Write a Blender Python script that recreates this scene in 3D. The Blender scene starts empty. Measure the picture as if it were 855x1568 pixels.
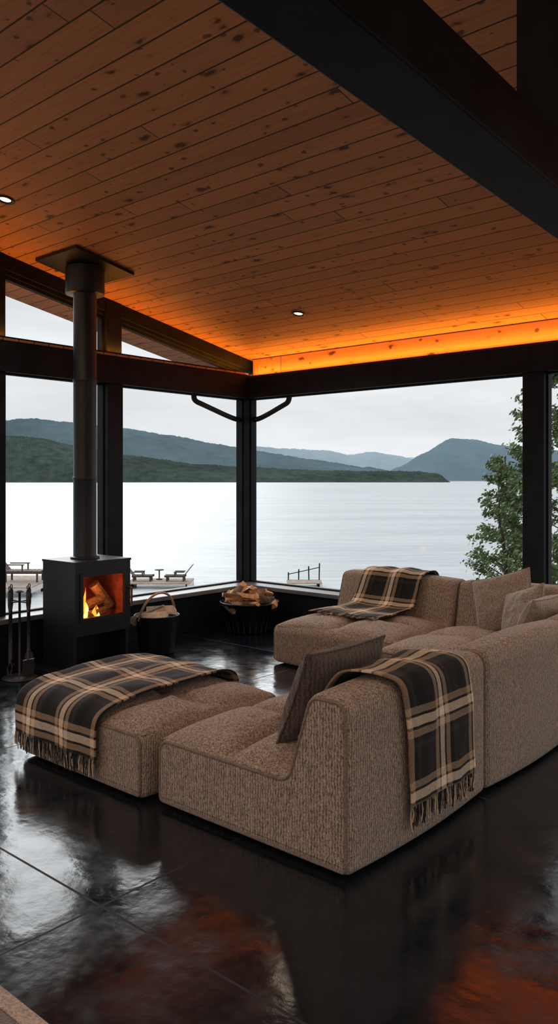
import bpy, math, random
from mathutils import Vector, Matrix, noise
random.seed(7)
S=bpy.context.scene
R41=math.radians(41.0)
FX,FY=-math.sin(R41),math.cos(R41); RX,RY=math.cos(R41),math.sin(R41)
EYE=1.6
# ---------------------------------------------------------------- materials
def newmat(name):
    m=bpy.data.materials.new(name); m.use_nodes=True
    nt=m.node_tree; b=nt.nodes['Principled BSDF']; return m,nt,b
def N(nt,t,**kw):
    n=nt.nodes.new(t)
    for k,v in kw.items(): setattr(n,k,v)
    return n
def L(nt,a,b): nt.links.new(a,b)
def M(nt,op,a,b=None,c=None,clamp=False):
    n=nt.nodes.new('ShaderNodeMath'); n.operation=op; n.use_clamp=clamp
    for i,x in enumerate((a,b,c)):
        if x is None: continue
        if isinstance(x,(int,float)): n.inputs[i].default_value=x
        else: nt.links.new(x,n.inputs[i])
    return n.outputs[0]
def RAMP(nt,fac,stops,interp='LINEAR'):
    n=nt.nodes.new('ShaderNodeValToRGB'); cr=n.color_ramp; cr.interpolation=interp
    while len(cr.elements)<len(stops): cr.elements.new(0.5)
    for e,(p,c) in zip(cr.elements,stops):
        e.position=p; e.color=(c[0],c[1],c[2],1) if not isinstance(c,(int,float)) else (c,c,c,1)
    nt.links.new(fac,n.inputs[0]); return n.outputs[0]
def MIXC(nt,fac,a,b,mode='MIX'):
    n=nt.nodes.new('ShaderNodeMix'); n.data_type='RGBA'; n.blend_type=mode
    for i,x in ((0,fac),(6,a),(7,b)):
        if isinstance(x,(int,float)): n.inputs[i].default_value=x
        elif isinstance(x,tuple): n.inputs[i].default_value=(x[0],x[1],x[2],1)
        else: nt.links.new(x,n.inputs[i])
    return n.outputs[2]
def NOISE(nt,vec,scale,detail=3,rough=.5,dist=0):
    n=nt.nodes.new('ShaderNodeTexNoise'); n.inputs['Scale'].default_value=scale
    n.inputs['Detail'].default_value=detail; n.inputs['Roughness'].default_value=rough
    n.inputs['Distortion'].default_value=dist
    if vec is not None: nt.links.new(vec,n.inputs['Vector'])
    return n.outputs[0]
def POS(nt): return nt.nodes.new('ShaderNodeNewGeometry').outputs['Position']
def MAP(nt,vec,sc=(1,1,1),loc=(0,0,0)):
    n=nt.nodes.new('ShaderNodeMapping'); n.inputs['Scale'].default_value=sc; n.inputs['Location'].default_value=loc
    nt.links.new(vec,n.inputs['Vector']); return n.outputs[0]
def BUMP(nt,b,h,strength=.3,dist=.01):
    n=nt.nodes.new('ShaderNodeBump'); n.inputs['Strength'].default_value=strength; n.inputs['Distance'].default_value=dist
    nt.links.new(h,n.inputs['Height']); nt.links.new(n.outputs[0],b.inputs['Normal'])
def simple(name,col,rough=.5,metal=0,nscale=20,var=.25,bump=.1,sc=(1,1,1)):
    m,nt,b=newmat(name); p=MAP(nt,POS(nt),sc)
    f=NOISE(nt,p,nscale,4)
    lo=tuple(c*(1-var) for c in col); hi=tuple(min(1,c*(1+var)) for c in col)
    L(nt,RAMP(nt,f,[(.3,lo),(.7,hi)]),b.inputs['Base Color'])
    b.inputs['Roughness'].default_value=rough; b.inputs['Metallic'].default_value=metal
    if bump: BUMP(nt,b,f,bump,.004)
    return m

m_beam=simple('black_stained_wood',(.0075,.010,.014),.6,0,6,.5,.3,(1,1,1))
m_beam.node_tree.nodes['Principled BSDF'].inputs['Specular IOR Level'].default_value=.2
m_black=simple('black_steel',(.011,.013,.015),.45,.2,30,.15,.03)
m_iron=simple('wrought_iron',(.045,.045,.047),.42,.4,60,.2,.1)
m_dkiron=simple('black_iron',(.014,.014,.015),.42,.4,60,.2,.1)
m_wall=simple('dark_panel',(.02,.02,.022),.6,0,4,.3,.1)
m_ledge=simple('grey_ledge',(.12,.12,.118),.4,0,8,.3,.05)
m_bark=simple('bark',(.09,.055,.035),.9,0,40,.5,.6)
m_endwood=simple('split_wood',(.72,.40,.20),.8,0,30,.35,.3)
m_palewood=simple('pale_split_wood',(.72,.56,.42),.8,0,25,.25,.3)
m_handle=simple('handle_wood',(.42,.25,.13),.5,0,30,.2,.1)
m_deck=simple('deck_boards',(.34,.25,.19),.8,0,5,.3,.1)
m_lounger=simple('lounger_wood',(.08,.05,.04),.7,0,10,.3,.1)
m_trim=simple('white_trim',(.6,.58,.54),.4,0,10,.05,0)

def pine(name,bw=.15,ydir=True):
    m,nt,b=newmat(name); P=POS(nt)
    sp=N(nt,'ShaderNodeSeparateXYZ'); L(nt,P,sp.inputs[0]); x,y,z=sp.outputs
    if not ydir: y=z
    v=M(nt,'DIVIDE',y,bw); idx=M(nt,'FLOOR',v); fr=M(nt,'FRACT',v)
    wn=N(nt,'ShaderNodeTexWhiteNoise'); wn.noise_dimensions='1D'; L(nt,idx,wn.inputs['W']); rnd=wn.outputs[0]
    xs=M(nt,'DIVIDE',M(nt,'ADD',x,M(nt,'MULTIPLY',rnd,37.0)),3.6); xi=M(nt,'FLOOR',xs); xf=M(nt,'FRACT',xs)
    wn2=N(nt,'ShaderNodeTexWhiteNoise'); wn2.noise_dimensions='2D'
    cb=N(nt,'ShaderNodeCombineXYZ'); L(nt,idx,cb.inputs[0]); L(nt,xi,cb.inputs[1]); L(nt,cb.outputs[0],wn2.inputs['Vector']); r2=wn2.outputs[0]
    c2=N(nt,'ShaderNodeCombineXYZ'); L(nt,M(nt,'ADD',x,M(nt,'MULTIPLY',r2,19)),c2.inputs[0]); L(nt,y,c2.inputs[1]); L(nt,M(nt,'MULTIPLY',r2,7),c2.inputs[2])
    nz=N(nt,'ShaderNodeTexNoise'); nz.inputs['Scale'].default_value=20; nz.inputs['Detail'].default_value=3; L(nt,P,nz.inputs['Vector'])
    wob=MIXC(nt,.045,c2.outputs[0],nz.outputs['Color'],'ADD')
    def knots(sc,r0,r1,cut):
        vo=N(nt,'ShaderNodeTexVoronoi'); vo.voronoi_dimensions='2D'; vo.inputs['Scale'].default_value=1
        L(nt,MAP(nt,wob,sc),vo.inputs['Vector'])
        sc_=N(nt,'ShaderNodeSeparateColor'); L(nt,vo.outputs['Color'],sc_.inputs[0])
        rad=M(nt,'MULTIPLY',M(nt,'SUBTRACT',sc_.outputs[0],cut),r0)
        d=M(nt,'SUBTRACT',rad,vo.outputs['Distance'])
        return M(nt,'MULTIPLY',d,r1,clamp=True),M(nt,'MULTIPLY',M(nt,'ADD',d,.12),5,clamp=True)
    k1,h1=knots((2.5,6.0,1),.20,14,.25)
    k2,h2=knots((6,9,1),.25,13,.30)
    g=NOISE(nt,MAP(nt,c2.outputs[0],(2.0,45,1)),1.6,5,.6,.6)
    g2=NOISE(nt,MAP(nt,c2.outputs[0],(.8,7,1)),1.5,3)
    base=RAMP(nt,g,[(.25,(.41,.178,.072)),(.75,(.63,.315,.145))])
    base=MIXC(nt,M(nt,'MULTIPLY',g2,.5),base,(.48,.19,.078))
    base=MIXC(nt,1.0,base,RAMP(nt,r2,[(0,.84),(1,1.12)]),'MULTIPLY')
    base=MIXC(nt,M(nt,'MULTIPLY',h1,.4),base,(.20,.06,.025))
    base=MIXC(nt,M(nt,'MULTIPLY',k2,.8),base,(.06,.022,.012))
    base=MIXC(nt,M(nt,'MULTIPLY',k1,.88),base,(.035,.014,.009))
    gr=M(nt,'MINIMUM',fr,M(nt,'SUBTRACT',1,fr)); groove=M(nt,'LESS_THAN',gr,.030)
    gj=M(nt,'LESS_THAN',xf,.002)
    gg=M(nt,'MAXIMUM',groove,gj)
    base=MIXC(nt,gg,base,(.03,.012,.006))
    L(nt,base,b.inputs['Base Color']); b.inputs['Roughness'].default_value=.6
    BUMP(nt,b,M(nt,'SUBTRACT',M(nt,'MULTIPLY',g,.15),gg),.5,.006)
    return m
m_pine=pine('knotty_pine_boards')
m_fascia=pine('knotty_pine_fascia',.5,False)

def floormat():
    m,nt,b=newmat('polished_black_floor'); P=POS(nt)
    sp=N(nt,'ShaderNodeSeparateXYZ'); L(nt,P,sp.inputs[0]); x,y,z=sp.outputs
    T=1.88
    def ln(c,off):
        f=M(nt,'FRACT',M(nt,'DIVIDE',M(nt,'ADD',c,off),T)); return M(nt,'MINIMUM',f,M(nt,'SUBTRACT',1,f))
    g=M(nt,'LESS_THAN',M(nt,'MINIMUM',ln(x,2.47+T*10),ln(y,-1.82+T*10)),.003)
    n1=NOISE(nt,P,1.1,5,.6,.4); n2=NOISE(nt,P,5,6,.7); n3=NOISE(nt,P,40,3)
    c=RAMP(nt,n2,[(.3,(.003,.006,.010)),(.75,(.010,.015,.022))])
    c=MIXC(nt,RAMP(nt,n1,[(.60,0.),(.72,1.)]),c,(.014,.009,.008))
    c=MIXC(nt,g,c,(.001,.001,.001))
    L(nt,c,b.inputs['Base Color'])
    L(nt,M(nt,'ADD',RAMP(nt,n2,[(.3,.08),(.7,.24)]),M(nt,'MULTIPLY',g,.6)),b.inputs['Roughness'])
    b.inputs['IOR'].default_value=1.55
    h=M(nt,'ADD',M(nt,'MULTIPLY',NOISE(nt,P,2.6,3),1.0),M(nt,'MULTIPLY',n3,.05))
    h=M(nt,'SUBTRACT',h,M(nt,'MULTIPLY',g,.8))
    BUMP(nt,b,h,.55,.014)
    return m
m_floor=floormat()

def fabric(name,lo,hi,rib=.015,ribs=True,bump=.9):
    m,nt,b=newmat(name); P=POS(nt)
    sp=N(nt,'ShaderNodeSeparateXYZ'); L(nt,P,sp.inputs[0]); x,y,z=sp.outputs
    ng=N(nt,'ShaderNodeNewGeometry'); sn=N(nt,'ShaderNodeSeparateXYZ'); L(nt,ng.outputs['Normal'],sn.inputs[0])
    up=M(nt,'ABSOLUTE',sn.outputs[2])
    side=M(nt,'SUBTRACT',1,RAMP(nt,up,[(.35,0.),(.85,1.)]))
    warp=NOISE(nt,MAP(nt,P,(28,28,28)),1,2)
    ph=M(nt,'ADD',M(nt,'MULTIPLY',M(nt,'ADD',x,y),6.283/rib),M(nt,'MULTIPLY',warp,8))
    s=M(nt,'MULTIPLY_ADD',M(nt,'SINE',ph),.5,.5)
    fine=NOISE(nt,MAP(nt,P,(115,115,46)),1,3,.7); topt=NOISE(nt,P,70,4,.7)
    nub=NOISE(nt,P,140,2,.6)
    rb=M(nt,'ADD',M(nt,'ADD',M(nt,'MULTIPLY',s,.12),M(nt,'MULTIPLY',fine,.46)),M(nt,'MULTIPLY',nub,.42))
    tp=M(nt,'ADD',M(nt,'MULTIPLY',topt,.6),M(nt,'MULTIPLY',nub,.4))
    h=M(nt,'ADD',M(nt,'MULTIPLY',rb,side),M(nt,'MULTIPLY',M(nt,'SUBTRACT',1,side),tp)) if ribs else tp
    L(nt,RAMP(nt,h,[(.38,lo),(.61,hi)]),b.inputs['Base Color'])
    b.inputs['Roughness'].default_value=.95
    b.inputs['Sheen Weight'].default_value=.2
    BUMP(nt,b,h,bump,.012)
    return m
m_fab=fabric('taupe_boucle',(.095,.067,.050),(.50,.385,.30))
m_pipe=simple('taupe_piping',(.19,.145,.112),.9,0,80,.3,.2)
m_pil_d=fabric('brown_pillow',(.025,.019,.015),(.13,.093,.070),rib=.03,ribs=True)
m_pil_l=fabric('taupe_pillow',(.18,.14,.11),(.42,.34,.27),ribs=False,bump=.4)
m_rug=fabric('rug_wool',(.09,.075,.065),(.2,.17,.15),ribs=False)
m_rugb=fabric('rug_border',(.25,.2,.16),(.5,.42,.35),ribs=False)

def plaid():
    m,nt,b=newmat('plaid_wool')
    uv=N(nt,'ShaderNodeUVMap'); uv.uv_map='UVMap'
    sp=N(nt,'ShaderNodeSeparateXYZ'); L(nt,uv.outputs[0],sp.inputs[0])
    K=(.004,.004,.005);T=(.44,.30,.185);C=(.95,.76,.55);G=(.03,.026,.024)
    st=[(0,K),(.44,T),(.54,K),(.58,C),(.71,K),(.75,T),(.85,K),(.93,G)]
    def band(c): return RAMP(nt,M(nt,'FRACT',M(nt,'DIVIDE',c,.32)),st,'CONSTANT')
    a=band(M(nt,'ADD',sp.outputs[0],3.0)); c=band(M(nt,'ADD',sp.outputs[1],.05))
    tw=M(nt,'LESS_THAN',M(nt,'FRACT',M(nt,'MULTIPLY',M(nt,'ADD',sp.outputs[0],sp.outputs[1]),160)),.5)
    col=MIXC(nt,M(nt,'MULTIPLY_ADD',tw,.25,.375),a,c)
    f=NOISE(nt,POS(nt),120,3,.7)
    col=MIXC(nt,1.0,col,RAMP(nt,f,[(.25,.65),(.75,1.3)]),'MULTIPLY')
    L(nt,col,b.inputs['Base Color']); b.inputs['Roughness'].default_value=.95; b.inputs['Sheen Weight'].default_value=.04
    BUMP(nt,b,f,.6,.005); return m
m_plaid=plaid()
m_fringe=simple('fringe_wool',(.16,.12,.08),.95,0,60,.8,0)

def glass(name):
    m=bpy.data.materials.new(name); m.use_nodes=True; nt=m.node_tree; nt.nodes.clear()
    o=N(nt,'ShaderNodeOutputMaterial'); t=N(nt,'ShaderNodeBsdfTransparent'); g=N(nt,'ShaderNodeBsdfGlossy'); g.inputs['Roughness'].default_value=.02
    fr=N(nt,'ShaderNodeFresnel'); fr.inputs[0].default_value=1.12
    mx=N(nt,'ShaderNodeMixShader'); L(nt,fr.outputs[0],mx.inputs[0]); L(nt,t.outputs[0],mx.inputs[1]); L(nt,g.outputs[0],mx.inputs[2]); L(nt,mx.outputs[0],o.inputs[0])
    return m
m_glass=glass('window_glass')
def emis(name,col,st):
    m=bpy.data.materials.new(name); m.use_nodes=True; nt=m.node_tree; nt.nodes.clear()
    o=N(nt,'ShaderNodeOutputMaterial'); e=N(nt,'ShaderNodeEmission'); e.inputs[0].default_value=(*col,1)
    f=NOISE(nt,POS(nt),30,2); L(nt,M(nt,'MULTIPLY',RAMP(nt,f,[(.3,.8),(.7,1.1)]),st),e.inputs[1])
    L(nt,e.outputs[0],o.inputs[0]); return m
m_lamp=emis('lamp_glow',(1,.75,.48),3)
m_flameo=emis('flame_orange',(1,.22,.02),3.0)
m_flamey=emis('flame_yellow',(1,.5,.1),5)
m_ember=emis('ember',(1,.10,.015),1.0)
m_brick=simple('firebrick',(.16,.045,.03),.9,0,18,.4,.3)

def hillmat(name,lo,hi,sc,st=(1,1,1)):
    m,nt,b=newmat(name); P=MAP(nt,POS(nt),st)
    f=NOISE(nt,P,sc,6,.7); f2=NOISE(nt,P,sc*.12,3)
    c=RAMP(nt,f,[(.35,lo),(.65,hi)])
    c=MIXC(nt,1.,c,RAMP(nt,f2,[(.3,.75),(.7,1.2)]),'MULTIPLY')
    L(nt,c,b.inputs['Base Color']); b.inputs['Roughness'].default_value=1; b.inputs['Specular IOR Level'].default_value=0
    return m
def watermat():
    m,nt,b=newmat('lake_water'); P=POS(nt)
    mp=N(nt,'ShaderNodeMapping'); mp.inputs['Rotation'].default_value=(0,0,-R41); L(nt,P,mp.inputs['Vector'])
    n1=NOISE(nt,MAP(nt,mp.outputs[0],(.30,1.6,1)),1,4,.6,.3)
    n2=NOISE(nt,MAP(nt,mp.outputs[0],(.02,.10,1)),1,4,.6)
    c=RAMP(nt,M(nt,'MULTIPLY_ADD',n1,.5,M(nt,'MULTIPLY',n2,.5)),[(.38,(.44,.475,.495)),(.62,(.62,.65,.665))])  # pale sky reflection and ripple tones put into the base colour
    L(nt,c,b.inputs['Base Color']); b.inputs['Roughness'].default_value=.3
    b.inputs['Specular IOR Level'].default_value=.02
    BUMP(nt,b,M(nt,'ADD',n1,n2),.35,.3); return m
m_water=watermat()
m_ground=simple('shore_ground',(.16,.11,.07),.95,0,.8,.5,.3)
m_leaf=simple('leaf',(.13,.20,.075),.6,0,3,.55,0)
m_trunk=simple('trunk',(.09,.07,.055),.9,0,20,.4,.4)

# ---------------------------------------------------------------- mesh builder
class MB:
    def __init__(s): s.v=[];s.f=[];s.m=[];s.s=[]
    def add(s,vs,fs,mat=0,smooth=False):
        o=len(s.v); s.v+= [tuple(p) for p in vs]
        for f in fs: s.f.append(tuple(i+o for i in f)); s.m.append(mat); s.s.append(smooth)
        return o
    def box(s,x0,x1,y0,y1,z0,z1,mat=0):
        vs=[(x0,y0,z0),(x1,y0,z0),(x1,y1,z0),(x0,y1,z0),(x0,y0,z1),(x1,y0,z1),(x1,y1,z1),(x0,y1,z1)]
        s.add(vs,[(0,3,2,1),(4,5,6,7),(0,1,5,4),(1,2,6,5),(2,3,7,6),(3,0,4,7)],mat)
    def obox(s,c,size,rot,mat=0):
        hx,hy,hz=[a/2 for a in size]
        vs=[Vector(c)+rot@Vector(p) for p in [(-hx,-hy,-hz),(hx,-hy,-hz),(hx,hy,-hz),(-hx,hy,-hz),(-hx,-hy,hz),(hx,-hy,hz),(hx,hy,hz),(-hx,hy,hz)]]
        s.add(vs,[(0,3,2,1),(4,5,6,7),(0,1,5,4),(1,2,6,5),(2,3,7,6),(3,0,4,7)],mat)
    def hexa(s,vs,mat=0):
        s.add(vs,[(0,3,2,1),(4,5,6,7),(0,1,5,4),(1,2,6,5),(2,3,7,6),(3,0,4,7)],mat)
    def tube(s,path,rad,seg=8,mat=0,closed=False,cap=True):
        pts=[Vector(p) for p in path]; n=len(pts)
        rs=rad if isinstance(rad,(list,tuple)) else [rad]*n
        up=None; rings=[]
        for i in range(n):
            if closed: t=(pts[(i+1)%n]-pts[i-1])
            else: t=pts[min(i+1,n-1)]-pts[max(i-1,0)]
            t.normalize() if t.length>1e-9 else None
            if up is None:
                a=Vector((0,0,1)) if abs(t.z)<.9 else Vector((1,0,0)); up=(a-t*a.dot(t)).normalized()
            else:
                up=(up-t*up.dot(t)); up=up.normalized() if up.length>1e-6 else Vector((1,0,0))
            b=t.cross(up)
            rings.append([pts[i]+(up*math.cos(2*math.pi*k/seg)+b*math.sin(2*math.pi*k/seg))*rs[i] for k in range(seg)])
        vs=[p for r in rings for p in r]; fs=[]
        m=n if closed else n-1
        for i in range(m):
            j=(i+1)%n
            for k in range(seg):
                fs.append((i*seg+k,j*seg+k,j*seg+(k+1)%seg,i*seg+(k+1)%seg)[::-1])
        if cap and not closed:
            fs.append(tuple(range(seg))); fs.append(tuple(((n-1)*seg+k) for k in range(seg))[::-1])
        s.add(vs,fs,mat,True)
    def lathe(s,prof,c,seg=40,mat=0):
        vs=[];fs=[];n=len(prof)
        for (r,z) in prof:
            for k in range(seg):
                a=2*math.pi*k/seg; vs.append((c[0]+r*math.cos(a),c[1]+r*math.sin(a),c[2]+z))
        for i in range(n-1):
            for k in range(seg):
                k2=(k+1)%seg; fs.append((i*seg+k,i*seg+k2,(i+1)*seg+k2,(i+1)*seg+k))
        s.add(vs,fs,mat,True)
    def build(s,name,mats,origin=None,bevel=0,parent=None):
        if origin is None:
            xs=[p[0] for p in s.v];ys=[p[1] for p in s.v];zs=[p[2] for p in s.v]
            origin=((min(xs)+max(xs))/2,(min(ys)+max(ys))/2,min(zs))
        me=bpy.data.meshes.new(name); o=Vector(origin)
        me.from_pydata([tuple(Vector(p)-o) for p in s.v],[],s.f)
        for m in mats: me.materials.append(m)
        me.polygons.foreach_set('material_index',s.m); me.polygons.foreach_set('use_smooth',s.s)
        me.update()
        ob=bpy.data.objects.new(name,me); S.collection.objects.link(ob); ob.location=o
        if bevel:
            bm=ob.modifiers.new('bevel','BEVEL'); bm.width=bevel; bm.segments=2; bm.limit_method='ANGLE'
        if parent is not None:
            ob.parent=parent; ob.matrix_parent_inverse=Matrix.Translation(-parent.location)
        return ob

# ---------------------------------------------------------------- room shell
XW,YN=-6.39,6.77; XE,YS=3.2,-2.6
SL=.183
def cz(y): return 2.99+SL*(YN-y)
mb=MB(); mb.box(XW-.1,XE+.1,YS-.1,YN+.1,-.25,0); mb.build('floor',[m_floor])
y0,y1=YS-.6,YN+.85; x0,x1=XW-.95,XE+.6
mb=MB(); mb.hexa([(x0,y0,cz(y0)),(x1,y0,cz(y0)),(x1,y1,cz(y1)),(x0,y1,cz(y1)),(x0,y0,cz(y0)+.12),(x1,y0,cz(y0)+.12),(x1,y1,cz(y1)+.12),(x0,y1,cz(y1)+.12)])
mb.build('ceiling',[m_pine])
mb=MB(); mb.box(XW-.1,XW+.10,YS,YN+.1,0,.38); mb.box(XW+.10,XW+.16,YS,YN-.16,0.0,.36)
mb.box(XW-.14,XW+.24,YS,YN+.14,.38,.425,1)
WP=[4.82,3.56,2.2,.7,-.9]
for y in WP:
    mb.box(XW-.09,XW+.09,y-.09,y+.09,.425,2.54)
    mb.box(XW-.09,XW+.07,y-.09,y+.09,2.80,cz(y)-.02)
mb.box(XW-.085,XW+.085,YN-.085,YN+.085,.425,2.54)
mb.box(XW-.11,XW+.12,YS,YN+.11,2.535,2.80)
def sl(xa,xb,ya,yb,d0,d1,mat=0,m=mb):
    m.hexa([(xa,ya,cz(ya)-d0),(xb,ya,cz(ya)-d0),(xb,yb,cz(yb)-d0),(xa,yb,cz(yb)-d0),(xa,ya,cz(ya)-d1),(xb,ya,cz(ya)-d1),(xb,yb,cz(yb)-d1),(xa,yb,cz(yb)-d1)],mat)
sl(XW-.08,XW+.06,YS,YN+.1,.13,-.01)
sl(XW-.05,XW+.04,YS,YN-.1,.17,.12)
mb.box(XW-.10,XW+.13,YS,YN-.1,2.80,2.822,2)
mb.box(XW+.085,XW+.125,YS+.1,YN-.13,2.823,2.836)   # led channel
wall_w=mb.build('wall_west',[m_beam,m_ledge,m_pine],bevel=.006)
NP=[-2.88,.3]
mb=MB(); mb.box(XW+.1,XE,YN-.10,YN+.1,0,.38); mb.box(XW+.24,XE,YN-.24,YN+.14,.38,.425,1)
mb.box(XW+.16,XE,YN-.16,YN-.1,0,.36)
for x in NP: mb.box(x-.097,x+.097,YN-.09,YN+.09,.425,2.54)
mb.box(XW+.121,XE,YN-.12,YN+.11,2.535,2.775)
mb.box(XW+.12,XE,YN-.02,YN+.06,2.775,3.02,2)
mb.box(XW+.13,XE-.1,YN-.10,YN-.06,2.776,2.79)     # led channel
mb.build('wall_north',[m_beam,m_ledge,m_fascia],bevel=.006)
mb=MB()
mb.box(XE-.08,XE+.08,YS,YN+.1,0,.42)
for y in (YS+.1,.4,3.5,YN-.12): mb.box(XE-.08,XE+.08,y-.1,y+.1,.42,2.55)
mb.hexa([(XE-.08,YS,2.55),(XE+.08,YS,2.55),(XE+.08,YN+.1,2.55),(XE-.08,YN+.1,2.55),(XE-.08,YS,cz(YS)),(XE+.08,YS,cz(YS)),(XE+.08,YN+.1,cz(YN+.1)),(XE-.08,YN+.1,cz(YN+.1))])
mb.build('wall_east',[m_wall])
mb=MB()
for x in (XW+.1,-3.2,0,XE-.1): mb.box(x-.12,x+.12,YS-.08,YS+.08,0,2.7)
mb.box(XW-.1,XE+.1,YS-.08,YS+.08,2.7,cz(YS)-.005)
mb.box(XW,XE,YS-.08,YS+.08,0,.12)
mb.box(XW,XE,YS+.08,YS+.2,2.70,2.74)
mb.build('wall_south',[m_wall])
wn=[0]
def win(axis,c,a,b,z0,z1,ztop=None,fw=.035):
    wn[0]+=1; mb=MB()
    def P(u,z,o): return (c+o,u,z) if axis=='x' else (u,c+o,z)
    za,zb=(z1,z1) if ztop is None else ztop
    def bar(q):
        vs=[P(u,z,-.025) for u,z in q]+[P(u,z,.025) for u,z in q]
        mb.add(vs,[(0,1,2,3),(7,6,5,4),(0,4,5,1),(1,5,6,2),(2,6,7,3),(3,7,4,0)],0)
    bar([(a,z0),(b,z0),(b,z0+fw),(a,z0+fw)])
    bar([(a,za-fw),(b,zb-fw),(b,zb),(a,za)])
    bar([(a,z0+fw),(a+fw,z0+fw),(a+fw,za-fw),(a,za-fw)])
    if zb-z0>2*fw+.02: bar([(b-fw,z0+fw),(b,z0+fw),(b,zb-fw),(b-fw,zb-fw)])
    mb.add([P(a+.01,z0+.01,0),P(b-.01,z0+.01,0),P(b-.01,zb-.01,0),P(a+.01,za-.01,0)],[(0,1,2,3)],1)
    mb.build('window_%d'%wn[0],[m_beam,m_glass])
ys=[YS+.1]+sorted(WP)+[YN]
for i in range(len(ys)-1):
    a=ys[i]+.092; b=ys[i+1]-(.092 if i<len(ys)-2 else .087)
    win('x',XW,a,b,.427,2.533,fw=.012)
    if i==len(ys)-2: b=YN-((2.83+.17+.03)-2.99)/SL-.02
    if cz(b)-.17-2.825>.03: win('x',XW,a,b,2.824,0,ztop=(cz(a)-.172,cz(b)-.172),fw=.03)
xs=[XW,-2.88,.3,XE-.1]
for i in range(3):
    win('y',YN,xs[i]+(.088 if i==0 else .1),xs[i+1]-.1,.427,2.533,fw=.012)
def strip(name,loc,rotz,length,power,tilt,col=(1,.32,.03),w=.03):
    l=bpy.data.lights.new(name,'AREA'); l.shape='RECTANGLE'; l.size=length; l.size_y=w; l.energy=power; l.color=col
    o=bpy.data.objects.new(name,l); S.collection.objects.link(o)
    o.matrix_world=Matrix.Translation(loc)@Matrix.Rotation(rotz,4,'Z')@Matrix.Rotation(math.pi+tilt,4,'X'); return o
strip('cove_light',((XW+XE)/2,YN-.08,2.80),0,XE-XW-.3,46,0)
strip('cove_light.001',(XW+.105,(1.0+YN)/2,2.842),math.pi/2,YN-1.3,18,0)
strip('ceiling_fill',((XW+XE)/2,YS+.14,2.76),0,XE-XW-.6,1250,.68,(1,.70,.44),.08)  # unseen strip added to fill the ceiling with warm light

# tie beam and king post
D0,D1=-1.35,-1.134
def bz(y): return 2.734-.0484*(y-1.323)
mb=MB(); ya,yb=YS+.22,YN-.125
mb.hexa([(D0,ya,bz(ya)),(D1,ya,bz(ya)),(D1,yb,bz(yb)),(D0,yb,bz(yb)),(D0,ya,bz(ya)+.212),(D1,ya,bz(ya)+.212),(D1,yb,bz(yb)+.212),(D0,yb,bz(yb)+.212)])
y=2.97; mb.box(D0,D1,y,y+.22,bz(y)+.20,cz(y+.22)-.004)
mb.build('ceiling_beam',[m_beam],bevel=.008)

def chaikin(p,n=3):
    for _ in range(n):
        q=[p[0]]
        for a,b in zip(p[:-1],p[1:]):
            a,b=Vector(a),Vector(b); q+= [a*.75+b*.25,a*.25+b*.75]
        q.append(p[-1]); p=q
    return [Vector(a) for a in p]
mb=MB()
p=[(XW-.03,YN-.08,2.30),(XW-.05,YN-.18,2.31),(XW-.05,YN-.66,2.44),(XW-.05,YN-.78,2.47),(XW-.05,YN-.79,2.545)]
mb.tube(chaikin(p),.030,8)
p=[(XW+.08,YN+.03,2.30),(XW+.18,YN+.05,2.31),(XW+.52,YN+.05,2.44),(XW+.60,YN+.05,2.47),(XW+.62,YN+.05,2.545)]
mb.tube(chaikin(p),.030,8)
mb.build('corner_brace',[m_dkiron],parent=wall_w)

def downlight(x,y,power,col=(1,.80,.60)):
    z=cz(y); n=Vector((0,-SL,-1)).normalized(); rot=n.to_track_quat('Z','Y').to_matrix()
    mb=MB(); seg=28
    def ring(r,h): return [Vector((x,y,z))+rot@Vector((r*math.cos(2*math.pi*k/seg),r*math.sin(2*math.pi*k/seg),h)) for k in range(seg)]
    rr=[ring(.068,-.002),ring(.068,.008),ring(.05,.010),ring(.040,-.004)]
    vs=[p for r in rr for p in r]; fs=[]
    for i in range(3):
        for k in range(seg): fs.append((i*seg+k,i*seg+(k+1)%seg,(i+1)*seg+(k+1)%seg,(i+1)*seg+k))
    mb.add(vs,fs,0,True); mb.add(ring(.040,.002),[tuple(range(seg))],1)
    mb.build('recessed_downlight',[m_dkiron,m_lamp],origin=(x,y,z))
    l=bpy.data.lights.new('downlight_spot','SPOT'); l.energy=power; l.color=col; l.spot_size=math.radians(130); l.spot_blend=.8; l.shadow_soft_size=.08
    o=bpy.data.objects.new('downlight_spot',l); S.collection.objects.link(o); o.location=(x,y,z-.03)
for x,y,e in [(-4.79,5.79,50),(-5.36,3.10,50),(-1.6,5.79,45),(.3,5.4,40),(.3,3.1,60),(-2.2,.9,60),(-4.9,.5,45),(.5,.7,50),(1.8,1.9,50)]:  # first two are in view; the others are added off-frame as room fill
    downlight(x,y,e)

# ---------------------------------------------------------------- sofa
def roundpoly(pts,rad,seg=7):
    out=[];n=len(pts)
    for i in range(n):
        p=Vector(pts[i]);a=Vector(pts[i-1]);b=Vector(pts[(i+1)%n]); r=rad[i]
        da=(a-p).normalized();db=(b-p).normalized(); th=da.angle(db)
        d=min(r/math.tan(th/2),.45*min((a-p).length,(b-p).length)); r=d*math.tan(th/2)
        c=p+(da+db).normalized()*(r/math.sin(th/2))
        s0=(p+da*d)-c; s1=(p+db*d)-c
        ang=s0.angle_signed(s1)
        for k in range(seg+1):
            t=k/seg; v=Matrix.Rotation(-ang*t,2)@s0; out.append(c+v)
    res=[]
    for i in range(len(out)):
        a=out[i];b=out[(i+1)%len(out)]; m=max(1,int((b-a).length/.06))
        for k in range(m): res.append(a.lerp(b,k/m))
    return res
def offset(poly,d):
    n=len(poly);o=[]
    for i in range(n):
        t=(poly[(i+1)%n]-poly[i-1]); t=t.normalized() if t.length>1e-9 else Vector((1,0))
        o.append(poly[i]+Vector((-t.y,t.x))*d)
    return o
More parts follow.
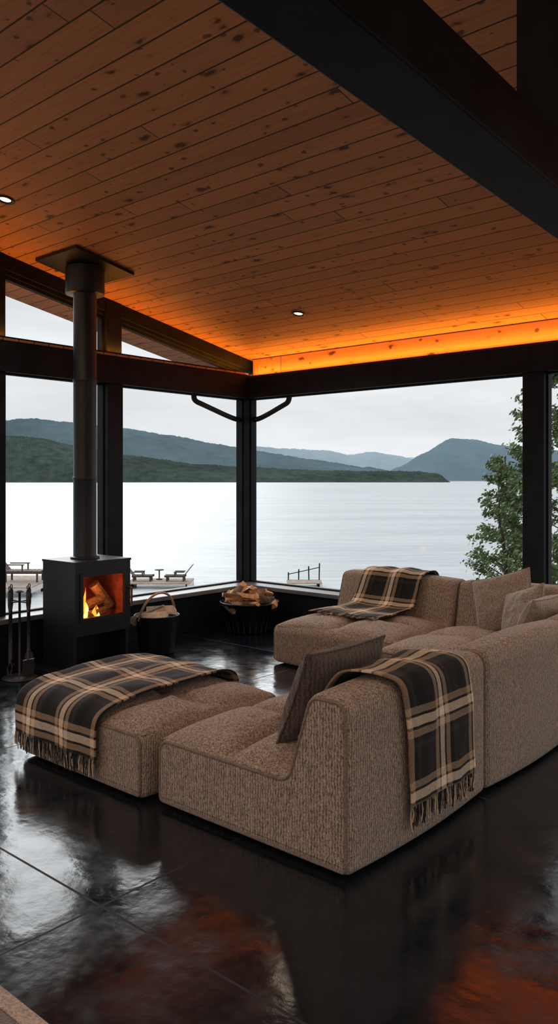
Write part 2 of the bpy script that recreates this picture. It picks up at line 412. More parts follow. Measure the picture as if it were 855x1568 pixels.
def area(poly): return .5*sum(poly[i-1].x*poly[i].y-poly[i].x*poly[i-1].y for i in range(len(poly)))
def body(mb,prof,rad,s0,s1,tr,pipe=True,er=.042,bul=.018):
    P=roundpoly(prof,rad)
    if area(P)<0: P=P[::-1]
    K=6; A=[]
    for k in range(K+1):
        th=math.pi/2*k/K; A.append((er*(1-math.cos(th)),er*(1-math.sin(th))))
    seq=[(s0+a,offset(P,b)) for a,b in A]
    M_=18; zmin=min(q.y for q in P)
    for k in range(1,M_):
        t=k/M_; bulge=bul*math.sin(math.pi*t)
        po=offset(P,-bulge)
        po=[Vector((q.x,max(q.y,zmin))) for q in po]
        seq.append((s0+er+(s1-s0-2*er)*t,po))
    seq+=[(s1-a,offset(P,b)) for a,b in A[::-1]]
    n=len(P); vs=[];fs=[]
    for s,poly in seq:
        for q in poly: vs.append(tr(q.x,s,q.y))
    for i in range(len(seq)-1):
        for k in range(n): fs.append((i*n+k,i*n+(k+1)%n,(i+1)*n+(k+1)%n,(i+1)*n+k))
    mb.add(vs,fs,0,True)
    mb.add([tr(q.x,s0,q.y) for q in seq[0][1]],[tuple(range(n))],0,False)
    mb.add([tr(q.x,s1,q.y) for q in seq[-1][1]],[tuple(range(n))],0,False)
    if pipe:
        for s,po in ((s0+.006,offset(P,er*.45)),(s1-.006,offset(P,er*.45))):
            mb.tube([tr(q.x,s,q.y) for q in po],.0085,6,1,closed=True)
def tuft(mb,a0,a1,b0,b1,z,tr,h=.095,n=64,cx=.1):
    vs=[];fs=[]
    for i in range(n+1):
        for j in range(n+1):
            u=-1+2*i/n; v=-1+2*j/n
            e=max(0,(1-abs(u)**3.2)*(1-abs(v)**3.2)); e2=e**.5
            zz=h*e2
            du=abs(u-cx); dv=abs(v)
            zz-=.062*(math.exp(-du/.085))*e2
            zz-=.062*(math.exp(-dv/.085))*e2
            zz-=.025*math.exp(-((u-cx)**2+v**2)/.02)*e
            an=math.atan2(v,u-cx); rr=math.hypot(u-cx,v)
            zz+=.009*math.cos(8*an)*math.exp(-((rr-.25)/.15)**2)
            zz+=.014*noise.noise(Vector((u*2.3+a0,v*2.3+b0,1.7)))*e
            zz+=.006*noise.noise(Vector((u*7+a0,v*7+b0,4.7)))*e
            vs.append(tr(a0+(a1-a0)*i/n,b0+(b1-b0)*j/n,z-.014+zz))
    for i in range(n):
        for j in range(n): fs.append((i*(n+1)+j,(i+1)*(n+1)+j,(i+1)*(n+1)+j+1,i*(n+1)+j+1))
    mb.add(vs,fs,0,True)
SH=.345;BH=.725
def prof(dep): return [(0,.015),(0,SH),(dep-.33,SH),(dep-.21,BH),(dep,BH),(dep,.015)]
PR=[.04,.075,.06,.08,.075,.04]
XR=-1.86
sofa=bpy.data.objects.new('sectional_sofa',None); S.collection.objects.link(sofa); sofa.location=(-3.0,4.6,0)
def east_mod(name,s0,s1,dep=1.16):
    mb=MB(); tr=lambda a,s,z:(XR-dep+a,s,z)
    body(mb,prof(dep),PR,s0,s1,tr)
    tuft(mb,.02,dep-.30,s0+.02,s1-.02,SH,tr)
    mb.build(name,[m_fab,m_pipe],parent=sofa)
east_mod('module_end',2.56,3.745)
east_mod('module_middle',3.755,4.93)
mb=MB(); tr=lambda a,s,z:(XR-1.5+a,s,z)
body(mb,[(0,.015),(0,SH),(1.5,SH),(1.5,.015)],[.04,.07,.07,.04],4.94,6.46,tr)
body(mb,[(1.17,.2),(1.29,BH),(1.5,BH),(1.5,.2)],[.03,.07,.06,.03],4.94,6.46,tr)
tn=lambda a,s,z:(s,4.94+a,z)
body(mb,[(1.19,.2),(1.31,BH),(1.52,BH),(1.52,.2)],[.03,.07,.06,.03],XR-1.5,XR,tn)
tuft(mb,.02,1.2,4.96,6.15,SH,tr)
mb.build('module_corner',[m_fab,m_pipe],parent=sofa)
mb=MB(); d=1.24; tn=lambda a,s,z:(s,5.22+a,z)
body(mb,prof(d),PR,-4.61,XR-1.51,tn)
tuft(mb,.02,d-.30,-4.59,XR-1.53,SH,tn)
mb.build('module_chaise',[m_fab,m_pipe],parent=sofa)
mb=MB(); tr=lambda a,s,z:(-4.17+a,s,z)
body(mb,[(0,.015),(0,SH),(1.08,SH),(1.08,.015)],[.04,.07,.07,.04],2.52,3.56,tr)
tuft(mb,.02,1.06,2.54,3.54,SH,tr,cx=.35,h=.085)
mb.build('ottoman',[m_fab,m_pipe])

def pillow(name,c,w,h,t,rot,mat):
    mb=MB(); n=28
    for side in (1,-1):
        vs=[];fs=[]
        for i in range(n+1):
            for j in range(n+1):
                u=-1+2*i/n; v=-1+2*j/n
                e=max(0,(1-u*u)*(1-v*v))**.42
                x=u*w/2*(1-.07*(1-v*v)*abs(u)**6); y=v*h/2*(1-.07*(1-u*u)*abs(v)**6)
                zz=side*t/2*e*(1+.18*noise.noise(Vector((u*2,v*2,side+c[0]))))+.012*noise.noise(Vector((u*4,v*4,side+c[1])))*e
                vs.append(Vector(c)+rot@Vector((x,y,zz)))
        for i in range(n):
            for j in range(n):
                q=(i*(n+1)+j,(i+1)*(n+1)+j,(i+1)*(n+1)+j+1,i*(n+1)+j+1)
                fs.append(q if side==1 else q[::-1])
        mb.add(vs,fs,0,True)
    edge=[]
    for a in range(80):
        s=a/20; k=int(s); f=s-k; u,v=[(-1+2*f,-1),(1,-1+2*f),(1-2*f,1),(-1,1-2*f)][k]
        x=u*w/2*(1-.07*(1-v*v)*abs(u)**6); y=v*h/2*(1-.07*(1-u*u)*abs(v)**6)
        edge.append(Vector(c)+rot@Vector((x,y,0)))
    mb.tube(edge,.006,6,0,closed=True)
    mb.build(name,[mat])
def basis(xa,ya):
    xa=Vector(xa).normalized(); ya=Vector(ya); ya=(ya-xa*ya.dot(xa)).normalized(); za=xa.cross(ya)
    return Matrix((xa,ya,za)).transposed()
pillow('throw_pillow',(-2.29,3.02,.61),.60,.48,.19,basis((.02,1,0),(.42,0,1)),m_pil_d)
pillow('throw_pillow.001',(-2.82,5.98,.62),.50,.48,.18,basis((1,.15,.30),(-.25,.4,1)),m_pil_l)
pillow('throw_pillow.002',(-2.56,5.74,.57),.46,.44,.16,basis((.85,-.45,.30),(-.1,.45,1)),m_pil_l)
pillow('throw_pillow.003',(-2.27,5.35,.60),.52,.44,.18,basis((.05,1,0),(.45,0,1)),m_pil_l)

m_fk=simple('fringe_dark',(.012,.012,.012),.95,0,60,.2,0); m_fc=simple('fringe_cream',(.5,.4,.3),.95,0,60,.2,0)
def blanket(name,path,wdir,w,u0=0,skew=None,amp=.008,frl=.085,seed=0):
    P=chaikin(path,3); d=[0]
    for a,b in zip(P[:-1],P[1:]): d.append(d[-1]+(b-a).length)
    tot=d[-1]; n=int(tot/.016); Q=[];j=0
    for i in range(n+1):
        t=tot*i/n
        while j<len(d)-2 and d[j+1]<t: j+=1
        f=(t-d[j])/max(1e-9,d[j+1]-d[j]); Q.append(P[j].lerp(P[j+1],f))
    wd=Vector(wdir).normalized(); mw=int(w/.016); mb=MB(); vs=[];fs=[];uv=[]
    for i in range(n+1):
        t=(Q[min(i+1,n)]-Q[max(i-1,0)]).normalized(); nn=t.cross(wd)
        sk=skew(i/n) if skew else (0,1)
        for k in range(mw+1):
            v=-.5+k/mw
            off=amp*(1.0*math.sin(v*15+i*.05+seed)+2.6*noise.noise(Vector((v*4,i*.035,seed)))+1.2*noise.noise(Vector((v*9,i*.1,seed+5))))
            ew=.012*noise.noise(Vector((i*.06,seed+(9 if v>0 else 0),3)))
            vs.append(Q[i]+wd*(v*w*sk[1]+sk[0]+ew)+nn*(max(0,off+amp*.6)+.003)); uv.append((v*w+u0,tot*i/n))
    for i in range(n):
        for k in range(mw): fs.append((i*(mw+1)+k,i*(mw+1)+k+1,(i+1)*(mw+1)+k+1,(i+1)*(mw+1)+k))
    mb.add(vs,fs,0,True)
    ob=mb.build(name,[m_plaid])
    me=ob.data; ul=me.uv_layers.new(name='UVMap')
    for l in me.loops: ul.data[l.index].uv=uv[l.vertex_index]
    so=ob.modifiers.new('solid','SOLIDIFY'); so.thickness=.010; so.offset=0
    fb=MB(); dirv=(Q[n]-Q[n-2]).normalized()
    for k in range(0,int(mw*2.2)):
        a=k/2.2; k0=int(a); f=a-k0; p=Vector(vs[n*(mw+1)+k0]).lerp(Vector(vs[n*(mw+1)+min(k0+1,mw)]),f)
        l=frl*random.uniform(.75,1.2); sw=wd*random.uniform(-.016,.016)
        nz=Vector((random.uniform(-.006,.006),random.uniform(-.006,.006),0))
        fb.tube([p,p+dirv*l*.4+sw*.4+nz,p+dirv*l+sw],[.0045,.004,.003],5,random.choice((0,1,1,2)))
    fb.build('fringe',[m_fringe,m_fk,m_fc],parent=ob)
blanket('throw_blanket',[(-3.8,3.70,.20),(-3.8,3.60,.30),(-3.8,3.57,.395),(-3.8,3.40,.435),(-3.8,3.05,.438),(-3.8,2.70,.43),(-3.8,2.53,.395),(-3.8,2.478,.33),(-3.8,2.475,.16)],
        (1,0,0),.76,skew=lambda t:(-.05+.07*t,1),amp=.006)
blanket('throw_blanket.001',[(-2.26,3.16,.44),(-2.17,3.16,.60),(-2.10,3.16,.74),(-2.03,3.17,.768),(-1.90,3.18,.768),(-1.825,3.19,.745),(-1.815,3.20,.66),(-1.812,3.22,.20)],
        (0,1,0),.60,u0=.1,skew=lambda t:(-.12+.13*min(1,t*1.4),1-.04*t),amp=.006,seed=2)
blanket('throw_blanket.002',[(-4.03,6.50,.50),(-4.03,6.495,.70),(-4.03,6.44,.765),(-4.03,6.28,.77),(-4.03,6.20,.74),(-4.03,6.13,.55),(-4.03,6.08,.455),(-4.04,5.98,.44),(-4.05,5.85,.438),(-4.05,5.60,.43)],
        (1,0,0),.66,u0=.05,skew=lambda t:(.05-.10*t,.92+.14*t),amp=.006,seed=4)
mb=MB(); mb.box(-4.7,-1.3,-.2,1.26,0,.012); mb.box(-4.7,-1.3,1.26,1.315,0,.016,1); mb.build('area_rug',[m_rug,m_rugb],bevel=.004)

# ---------------------------------------------------------------- stove
sx0,sx1,sy0,sy1=-6.06,-5.59,3.86,4.43
mb=MB()
mb.box(sx0,sx1-.02,sy0,sy0+.03,0.012,.90)
mb.box(sx0,sx1-.02,sy1-.03,sy1,0.012,.90)
mb.box(sx0,sx0+.03,sy0+.03,sy1-.03,.012,.90)
mb.box(sx0+.02,sx1-.02,sy0+.03,sy1-.03,.30,.36)
mb.box(sx0+.02,sx1-.02,sy0+.03,sy1-.03,.86,.90)
mb.box(sx0-.005,sx1+.012,sy0-.006,sy1+.006,.90,.918)
mb.box(sx0+.03,sx1-.05,sy0+.03,sy1-.03,.012,.04)
mb.box(sx0+.03,sx0+.2,sy0+.2,sy1-.03,.04,.30)
gy0,gy1,gz0,gz1=3.935,4.368,.445,.79
xd0,xd1=sx1-.02,sx1+.006
mb.box(xd0,xd1,sy0,gy0,.30,.90); mb.box(xd0,xd1,gy1,sy1,.30,.90)
mb.box(xd0,xd1,gy0,gy1,.30,gz0); mb.box(xd0,xd1,gy0,gy1,gz1,.90)
for a,b,c,d in ((gy0-.03,gy0,gz0-.03,gz1+.03),(gy1,gy1+.03,gz0-.03,gz1+.03)): mb.box(xd1,xd1+.008,a,b,c,d)
mb.box(xd1,xd1+.008,gy0,gy1,gz0-.03,gz0); mb.box(xd1,xd1+.008,gy0,gy1,gz1,gz1+.03)
mb.tube([(xd1+.008,gy1+.04,.66),(xd1+.045,gy1+.04,.66),(xd1+.045,gy1+.04,.50)],.010,8)
cx0=sx0+.09
mb.box(cx0-.02,cx0,gy0-.02,gy1+.02,.36,.86,1)
mb.box(cx0,xd0,gy0-.03,gy0-.005,.36,.86,1); mb.box(cx0,xd0,gy1+.005,gy1+.03,.36,.86,1)
mb.box(cx0,xd0,gy0,gy1,.36,.40,1); mb.box(cx0,xd0,gy0,gy1,.835,.86,1)
mb.add([(xd1+.001,gy0,gz0),(xd1+.001,gy1,gz0),(xd1+.001,gy1,gz1),(xd1+.001,gy0,gz1)],[(0,1,2,3)],2)
px,py=-5.83,4.13; zc=cz(py)
mb.lathe([(0,.916),(.125,.916),(.125,.935),(.10,.94),(.10,1.6),(.104,1.603),(.104,1.625),(.10,1.628),(.10,2.45),(.104,2.453),(.104,2.475),(.10,2.478),(.10,zc-.26),(.165,zc-.26),(.168,zc-.25),(.168,zc-.03)],(px,py,0),40,0)
q=.30
mb.hexa([(px-q,py-q,cz(py-q)-.030),(px+q,py-q,cz(py-q)-.030),(px+q,py+q,cz(py+q)-.030),(px-q,py+q,cz(py+q)-.030),(px-q,py-q,cz(py-q)-.003),(px+q,py-q,cz(py-q)-.003),(px+q,py+q,cz(py+q)-.003),(px-q,py+q,cz(py+q)-.003)],0)
def log(mb,c,dirv,ln,r,mats,roll=0,wedge=True):
    dv=Vector(dirv).normalized(); a=Vector((0,0,1)) if abs(dv.z)<.9 else Vector((1,0,0)); u=(a-dv*a.dot(dv)).normalized(); w=dv.cross(u)
    sec=[(0,-.35*r)]+[(r*math.sin(t),r*math.cos(t)-.35*r) for t in [math.radians(x) for x in (-48,-30,-10,10,30,48)]]
    if not wedge: sec=[(r*math.cos(2*math.pi*k/10),r*math.sin(2*math.pi*k/10)) for k in range(10)]
    cr,sr=math.cos(roll),math.sin(roll); n=len(sec); vs=[]
    for e in (-.5,0,.5):
        jx,jy=random.uniform(-.06,.06)*r,random.uniform(-.06,.06)*r
        for x,y in sec:
            X=(x+jx)*cr-(y+jy)*sr; Y=(x+jx)*sr+(y+jy)*cr; vs.append(Vector(c)+dv*(e*ln)+u*Y+w*X)
    for seg in (0,1):
        for k in range(n):
            k2=(k+1)%n; f=[seg*n+k,seg*n+k2,(seg+1)*n+k2,(seg+1)*n+k]
            flat= wedge and (k==0 or k==n-1)
            mb.add([vs[i] for i in f],[(0,1,2,3)],mats[1] if flat else mats[0],False)
    mb.add([vs[k] for k in range(n)],[tuple(range(n))[::-1]],mats[1]); mb.add([vs[2*n+k] for k in range(n)],[tuple(range(n))],mats[1])
log(mb,(-5.78,4.10,.44),(.15,1,0),.36,.05,(3,3),0,False)
log(mb,(-5.72,4.2,.45),(-.3,1,.1),.3,.045,(3,3),0,False)
log(mb,(-5.76,4.15,.53),(.2,1,.35),.3,.045,(3,3),0,False)
log(mb,(-5.74,4.24,.60),(.05,.7,-.9),.26,.05,(3,3),0,False)
def flame(mb,c,h,r,mat,lean=0):
    vs=[];fs=[];seg=10;n=12
    for i in range(n+1):
        t=i/n; rr=r*(math.sin(math.pi*min(1,t*.95+.12))**.9)*(1-t)**.35+.001
        ox=lean*t*t*h+.25*r*math.sin(t*7+c[1]*40)*t
        for k in range(seg):
            a=2*math.pi*k/seg; vs.append((c[0]+.45*rr*math.cos(a),c[1]+ox+rr*math.sin(a),c[2]+h*t))
    for i in range(n):
        for k in range(seg): fs.append((i*seg+k,i*seg+(k+1)%seg,(i+1)*seg+(k+1)%seg,(i+1)*seg+k))
    mb.add(vs,fs,mat,True)
flame(mb,(-5.66,3.99,.43),.26,.024,5,.1); flame(mb,(-5.69,4.04,.43),.17,.03,6,-.1); flame(mb,(-5.65,4.09,.42),.11,.026,5,.2)
flame(mb,(-5.70,4.16,.42),.10,.025,5,0); flame(mb,(-5.66,4.0,.42),.11,.022,6,0); flame(mb,(-5.72,4.27,.42),.08,.02,5,0); flame(mb,(-5.64,4.13,.41),.06,.024,6,0)
mb.box(cx0+.02,xd0-.04,gy0+.03,gy1-.03,.40,.412,4)
mb.build('wood_stove',[m_black,m_brick,m_glass,m_bark,m_ember,m_flameo,m_flamey],bevel=.003)
l=bpy.data.lights.new('fire_light','POINT'); l.energy=3.2; l.color=(1,.28,.06); l.shadow_soft_size=.05
o=bpy.data.objects.new('fire_light',l); S.collection.objects.link(o); o.location=(-5.63,4.08,.66)
mb=MB(); mb.box(-6.12,-5.25,3.72,4.5,0,.011); mb.build('hearth_plate',[m_black])

mb=MB(); c=(-5.80,3.48)
mb.lathe([(0,.012),(.135,.012),(.14,.018),(.135,.026),(.03,.034),(0.0,.036)],(c[0],c[1],-.012),32)
mb.tube([(c[0],c[1],.02),(c[0],c[1],.70)],.010,8)
mb.tube([(c[0]+.03*math.cos(a),c[1]+.03*math.sin(a),.70) for a in [k*math.pi/6 for k in range(12)]],.005,6,closed=True)
mb.tube([(c[0]-.09,c[1],.62),(c[0]+.09,c[1],.62)],.006,6); mb.tube([(c[0],c[1]-.09,.62),(c[0],c[1]+.09,.62)],.006,6)
for i,(dx,dy) in enumerate(((.09,.02),(-.09,-.02),(-.02,.1),(.02,-.1))):
    X,Y=c[0]+dx,c[1]+dy
    mb.tube([(X,Y,.14),(X,Y,.54)],.008,6); mb.tube([(X,Y,.54),(X,Y,.60),(X,Y,.70),(X,Y,.72)],[.008,.015,.015,.009],8)
    mb.tube([(X+.014*math.cos(a),Y,.737+.016*math.sin(a)) for a in [k*math.pi/5 for k in range(10)]],.004,6,closed=True)
    if i==0: mb.obox((X+.005,Y,.10),(.012,.10,.13),Matrix.Rotation(.1,3,'Y'))
    if i==1: mb.tube([(X,Y,.16),(X,Y,.10),(X+.03,Y,.08),(X+.04,Y,.11)],.007,6)
    if i==2: mb.tube([(X,Y,.21),(X,Y,.18),(X,Y,.05)],[.015,.035,.046],12)
    if i==3: mb.tube([(X,Y,.14),(X,Y-.02,.10),(X,Y-.01,.05)],.006,6); mb.tube([(X,Y,.14),(X,Y+.02,.10),(X,Y+.01,.05)],.006,6)
mb.build('fireplace_tool_set',[m_iron])

bc=(-5.70,4.83,0)
mb=MB(); mb.lathe([(0,.004),(.150,.004),(.158,.012),(.205,.345),(.212,.352),(.205,.358),(.198,.35),(.150,.03),(0,.03)],bc,48)
for s in (-1,1): mb.obox((bc[0],bc[1]+s*.208,.31),(.05,.012,.06),Matrix.Identity(3))
mb.tube([(bc[0]+.05*math.sin(math.pi*k/20),bc[1]-.21*math.cos(math.pi*k/20),.32+.24*math.sin(math.pi*k/20)) for k in range(21)],.011,8,1)
for (a,b,z,dv,ln,r,ro) in ((-.05,-.05,.30,(.2,1,.25),.34,.09,.4),(.06,.02,.31,(-.5,.8,.2),.32,.085,2.2),(-.03,.07,.33,(1,.2,.15),.30,.08,1.0),(.05,-.09,.34,(.9,.5,.1),.26,.07,3.0),(0,0,.2,(0,.1,1),.3,.08,0)):
    log(mb,(bc[0]+a,bc[1]+b,z+.03),dv,ln,r,(2,2) if ro>2 else (3,2),ro)
mb.build('log_bucket',[m_black,m_handle,m_palewood,m_bark])

bc=(-5.79,6.18,0)
mb=MB(); mb.lathe([(0,.004),(.21,.004),(.22,.01),(.30,.30),(.306,.302),(.306,.31),(.298,.31),(.212,.02),(0,.02)],bc,48)
for k in range(24):
    a=2*math.pi*k/24; ca,sa=math.cos(a),math.sin(a)
    mb.tube([(bc[0]+.224*ca,bc[1]+.224*sa,.01),(bc[0]+.31*ca,bc[1]+.31*sa,.31)],.006,6)
mb.tube([(bc[0]+.31*math.cos(a),bc[1]+.31*math.sin(a),.31) for a in [k*math.pi/20 for k in range(40)]],.009,8,closed=True)
random.seed(11)
for k in range(44):
    a=random.uniform(0,6.28); r=.27*math.sqrt(random.random()); z=.26+.05*(k//13)+random.uniform(0,.03)
    if k>34: r*=.6
    an=random.uniform(0,3.14)
    log(mb,(bc[0]+r*math.cos(a),bc[1]+r*math.sin(a),z),(math.cos(an),math.sin(an),random.uniform(-.5,.5)),random.uniform(.15,.22),random.uniform(.045,.065),(2 if k%3 else 1,1),random.uniform(0,6.28))
mb.build('firewood_basket',[m_dkiron,m_endwood,m_bark])

# ---------------------------------------------------------------- outdoors
WZ=-3.0
def dirpx(px): 
    t=(px-427.5)/1221.; return Vector((FX+t*RX,FY+t*RY,0))
mb=MB(); mb.add([(-9000,-3000,WZ),(3000,-3000,WZ),(3000,9000,WZ),(-9000,9000,WZ)],[(0,1,2,3)]); mb.build('lake_water',[m_water])
def sstep(t): t=max(0,min(1,t)); return t*t*(3-2*t)
def gz(x,y):
    d=max(0,max(-x-7.2,y-7.6))
    ang=math.degrees(math.atan2(y,-x)) if (x<0 or y>0) else 0
    lim=14.5+9.5*(1-sstep((ang-31.5)/5)) if x<0 else 14.5
    z=-.45-3.0*sstep(d/lim)
    z+=.12*noise.noise(Vector((x*.25,y*.25,0)))*min(1,d/3)
    if y<-6 or x>8: z+=.02*max(0,-6-y,x-8)
    return z if d<lim+3 else z-.5
mb=MB(); n=120; vs=[]
gx=[-42+100*i/n for i in range(n+1)]; gy=[-60+100*i/n for i in range(n+1)]
for x in gx:
    for y in gy: vs.append((x,y,gz(x,y)))
mb.add(vs,[(i*(n+1)+j,(i+1)*(n+1)+j,(i+1)*(n+1)+j+1,i*(n+1)+j+1) for i in range(n) for j in range(n)],0,True)
mb.build('shore_ground',[m_ground])
def interp(cp,x):
    if x<=cp[0][0]: return cp[0][1]
    for (a,b),(c,d) in zip(cp[:-1],cp[1:]):
        if x<=c:
            t=(x-a)/(c-a); t=t*t*(3-2*t)*.5+t*.5; return b+(d-b)*t
    return cp[-1][1]
def hill(name,cp,D,depth,mat,rough,seed,step=3):
    mb=MB(); a0,a1=cp[0][0],cp[-1][0]; n=int((a1-a0)/step); rows=12; vs=[]
    for i in range(n+1):
        px=a0+(a1-a0)*i/n; dv=dirpx(px)
        cr=EYE+(735-interp(cp,px))/1221*(D+depth)
        for j in range(rows+1):
            t=j/rows; dist=D+depth*t
            hh=math.sin(t*math.pi/2)**1.1
            z=WZ-2+(cr-WZ+2)*hh
            p=dv*dist
            z+=rough*noise.fractal(Vector((p.x,p.y,seed))*(8/ D)*4,1.0,2.0,5)*hh*(.5 if j<rows else .8)
            z+=rough*.6*random.uniform(-.5,1)*(1 if j>0 else 0)*min(1,(cr-WZ)/30)
            vs.append((p.x,p.y,z))
        p=dv*(D+depth*1.6); vs.append((p.x,p.y,WZ-5))
    r=rows+2
    mb.add(vs,[(i*r+j,(i+1)*r+j,(i+1)*r+j+1,i*r+j+1) for i in range(n) for j in range(r-1)],0,True)
    mb.build(name,[mat])
h1=hillmat('forest_near',(.034,.052,.048),(.074,.096,.080),.05)  # aerial haze is put into these ridge colours as blue-grey tint
h2=hillmat('forest_hazed',(.095,.140,.162),(.125,.172,.195),.02)
h3=hillmat('mountain_hazed_pale',(.29,.37,.42),(.33,.41,.46),.004)
h4=hillmat('mountain_hazed_blue',(.125,.183,.222),(.15,.212,.25),.006)
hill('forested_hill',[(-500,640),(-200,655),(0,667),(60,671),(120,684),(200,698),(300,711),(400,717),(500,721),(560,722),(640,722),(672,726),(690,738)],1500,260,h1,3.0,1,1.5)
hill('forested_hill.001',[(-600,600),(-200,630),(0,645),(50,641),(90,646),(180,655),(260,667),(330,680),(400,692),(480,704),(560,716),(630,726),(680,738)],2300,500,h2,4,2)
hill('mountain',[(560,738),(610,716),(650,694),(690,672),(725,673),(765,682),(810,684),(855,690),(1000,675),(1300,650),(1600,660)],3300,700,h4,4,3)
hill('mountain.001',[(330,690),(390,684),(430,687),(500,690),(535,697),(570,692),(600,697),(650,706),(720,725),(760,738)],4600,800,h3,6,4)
hill('mountain.002',[(300,694),(420,694),(500,700),(560,705),(640,700),(700,706),(1100,700)],6500,900,hillmat('mountain_haze',(.42,.49,.53),(.46,.53,.57),.004),6,5)  # farthest ridge, haze put into its pale colour

def dock(name,px,dist,w,l,rot,rail=0,z=-2.55):
    p=dirpx(px)*dist; Rm=Matrix.Rotation(rot,3,'Z'); mb=MB(); c=Vector((p.x,p.y,z))
    nb=int(l/.15)
    for i in range(nb):
        mb.obox(c+Rm@Vector((0,-l/2+.15*(i+.5),0)),(w,.14,.04),Rm,0)
    for sx in (-1,1): mb.obox(c+Rm@Vector((sx*(w/2-.05),0,-.12)),(.1,l,.2),Rm,2)
    for sx in (-1,1):
        for k in range(3): 
            q=c+Rm@Vector((sx*(w/2-.1),-l/2+.2+k*(l-.4)/2,0)); mb.tube([q+Vector((0,0,-1.2)),q+Vector((0,0,-.03))],.09,8,1)
    if rail:
        prev=None
        for k in range(rail):
            q=c+Rm@Vector((w/2*.9*(-1+2*k/(rail-1)),l/2-.1,0)); hh=.35+.4*k/(rail-1)
            mb.tube([q,q+Vector((.05*math.sin(k*3),0,hh))],.03,6,1)
            if prev is not None: mb.tube([prev,q+Vector((0,0,hh*.75))],.02,5,1)
            prev=q+Vector((0,0,hh*.75))
    mb.build(name,[m_deck,m_dkiron,m_trim])
dock('dock',14,33,3.0,4.0,R41,z=-2.6)
dock('dock.001',246,34.5,2.7,1.8,R41,0,-2.78)
dock('dock.002',466,34.5,1.5,1.2,R41,4,-2.8)
def chair(px,dist,z,Z,ang,flip=1):
    p=dirpx(px)*dist; c=Vector((p.x,p.y,z)); Rm=Matrix.Rotation(ang,3,'Z'); mb=MB()
    def V(x,y,z): return c+Rm@Vector((flip*x*Z,y*Z,z*Z))
    for i in range(8): mb.obox(V(-.45+.14*i,0,.32),(.11*Z,.6*Z,.03),Rm)
    for i in range(6):
        a=.14*i; mb.obox(V(-.5-.62*a,0,.34+.78*a),(.13*Z,.6*Z,.03),Rm@Matrix.Rotation(.9*flip,3,'Y'))
    for sy in (-.28,.28):
        mb.obox(V(0.05,sy,.28),(1.2*Z,.05,.09),Rm)
        for x in (-.45,.5): mb.obox(V(x,sy,.14),(.07,.05,.28*Z),Rm)
        mb.obox(V(-.2,sy,.52),(.6*Z,.08,.04),Rm); mb.obox(V(.05,sy,.42),(.05,.05,.22*Z),Rm)
    mb.build('deck_chair',[m_lounger])
chair(36,33,-2.575,1.35,R41)
chair(218,34.5,-2.755,.75,R41)
chair(270,34.5,-2.755,.75,R41,-1)
p=dirpx(244)*34.9; mb=MB(); mb.lathe([(0,0),(.14,0),(.14,.03),(.03,.05),(.03,.40),(.2,.41),(.2,.44),(0,.44)],(p.x,p.y,-2.757),20); mb.build('round_side_table',[m_lounger])

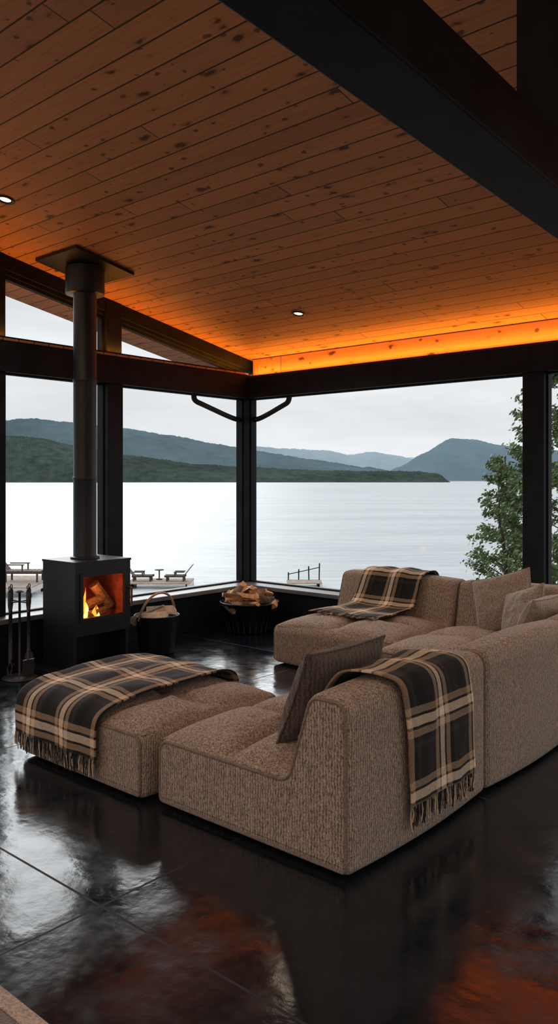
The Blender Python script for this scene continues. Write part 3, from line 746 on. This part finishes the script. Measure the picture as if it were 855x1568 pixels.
def tree(name,px,dist,ztop,rad,nbr,leaves,seed,lsz=.05):
    random.seed(seed); p=dirpx(px)*dist; zb=gz(p.x,p.y)-.1; H=ztop-zb; mb=MB()
    path=[(p.x+.05*math.sin(i*.9+seed),p.y+.05*math.cos(i*1.1),zb+H*i/12) for i in range(13)]
    mb.tube(path,[.06*(1-i/12.5)+.006 for i in range(13)],8,0)
    vs=[];fs=[]
    for b in range(nbr):
        t=.12+.86*(b+random.random())/nbr; a=random.uniform(0,6.283); ln=rad*(1-t)**.75*random.uniform(.6,1.1)+.12
        o=Vector((p.x,p.y,zb+H*t)); d=Vector((math.cos(a),math.sin(a),random.uniform(.1,.55))).normalized()
        e=o+d*ln; mid=o+d*ln*.5+Vector((0,0,.03)); mb.tube([o,mid,e],[.012,.008,.003],5,0)
        subs=[(mid,e)]
        for _ in range(3):
            st=o.lerp(e,random.uniform(.3,.9)); sd=(d+Vector((random.uniform(-.8,.8),random.uniform(-.8,.8),random.uniform(-.2,.5)))).normalized()
            se=st+sd*ln*random.uniform(.2,.4); mb.tube([st,se],[.005,.002],4,0); subs.append((st,se))
        for k in range(leaves//nbr):
            s,e2=random.choice(subs); q=s.lerp(e2,random.random())+Vector([random.gauss(0,.045) for _ in range(3)])
            n=Vector([random.gauss(0,1) for _ in range(3)]).normalized(); u=n.orthogonal().normalized(); w=n.cross(u); z_=lsz*random.uniform(.6,1.3)
            i0=len(vs); vs+=[q-u*z_,q+w*z_*.5,q+u*z_,q-w*z_*.5]; fs.append((i0,i0+1,i0+2,i0+3))
    mb.add(vs,fs,1,False); mb.build(name,[m_trunk,m_leaf])
tree('leafy_tree',770,15,2.05,1.0,80,6500,3,.040)
tree('leafy_tree.001',866,14,4.8,1.8,150,19000,5,.045)
tree('leafy_tree.002',822,17,3.2,1.05,80,6500,8,.042)

l=bpy.data.lights.new('sun','SUN'); l.energy=1.7; l.angle=math.radians(44); l.color=(.95,.98,1.0)
o=bpy.data.objects.new('sun',l); S.collection.objects.link(o)
el=math.radians(24); dv=dirpx(-40).normalized()
to=Vector((dv.x*math.cos(el),dv.y*math.cos(el),math.sin(el)))
o.rotation_euler=to.to_track_quat('Z','Y').to_euler(); o.location=to*20

w=bpy.data.worlds.new('overcast'); S.world=w; w.use_nodes=True; nt=w.node_tree; bg=nt.nodes['Background']
tc=N(nt,'ShaderNodeTexCoord'); sp=N(nt,'ShaderNodeSeparateXYZ'); L(nt,tc.outputs['Generated'],sp.inputs[0])
g=RAMP(nt,sp.outputs[2],[(0,(.84,.86,.865)),(.06,(.78,.81,.83)),(.2,(.78,.81,.84)),(.6,(.95,.98,1.0))])
cl=NOISE(nt,MAP(nt,tc.outputs['Generated'],(2.5,2.5,16)),1.3,5,.55,.4)
g=MIXC(nt,1.,g,RAMP(nt,cl,[(.35,.90),(.65,1.05)]),'MULTIPLY')
L(nt,g,bg.inputs[0]); bg.inputs[1].default_value=1.05
cam=bpy.data.cameras.new('camera'); co=bpy.data.objects.new('camera',cam); S.collection.objects.link(co)
co.location=(0,0,EYE); co.rotation_euler=(math.pi/2,0,R41); cam.sensor_width=36; cam.lens=1221/1568*36; cam.shift_y=-49/1568
cam.clip_end=20000; cam.clip_start=.05
S.camera=co
S.view_settings.view_transform='Standard'; S.view_settings.look='None'; S.view_settings.exposure=0
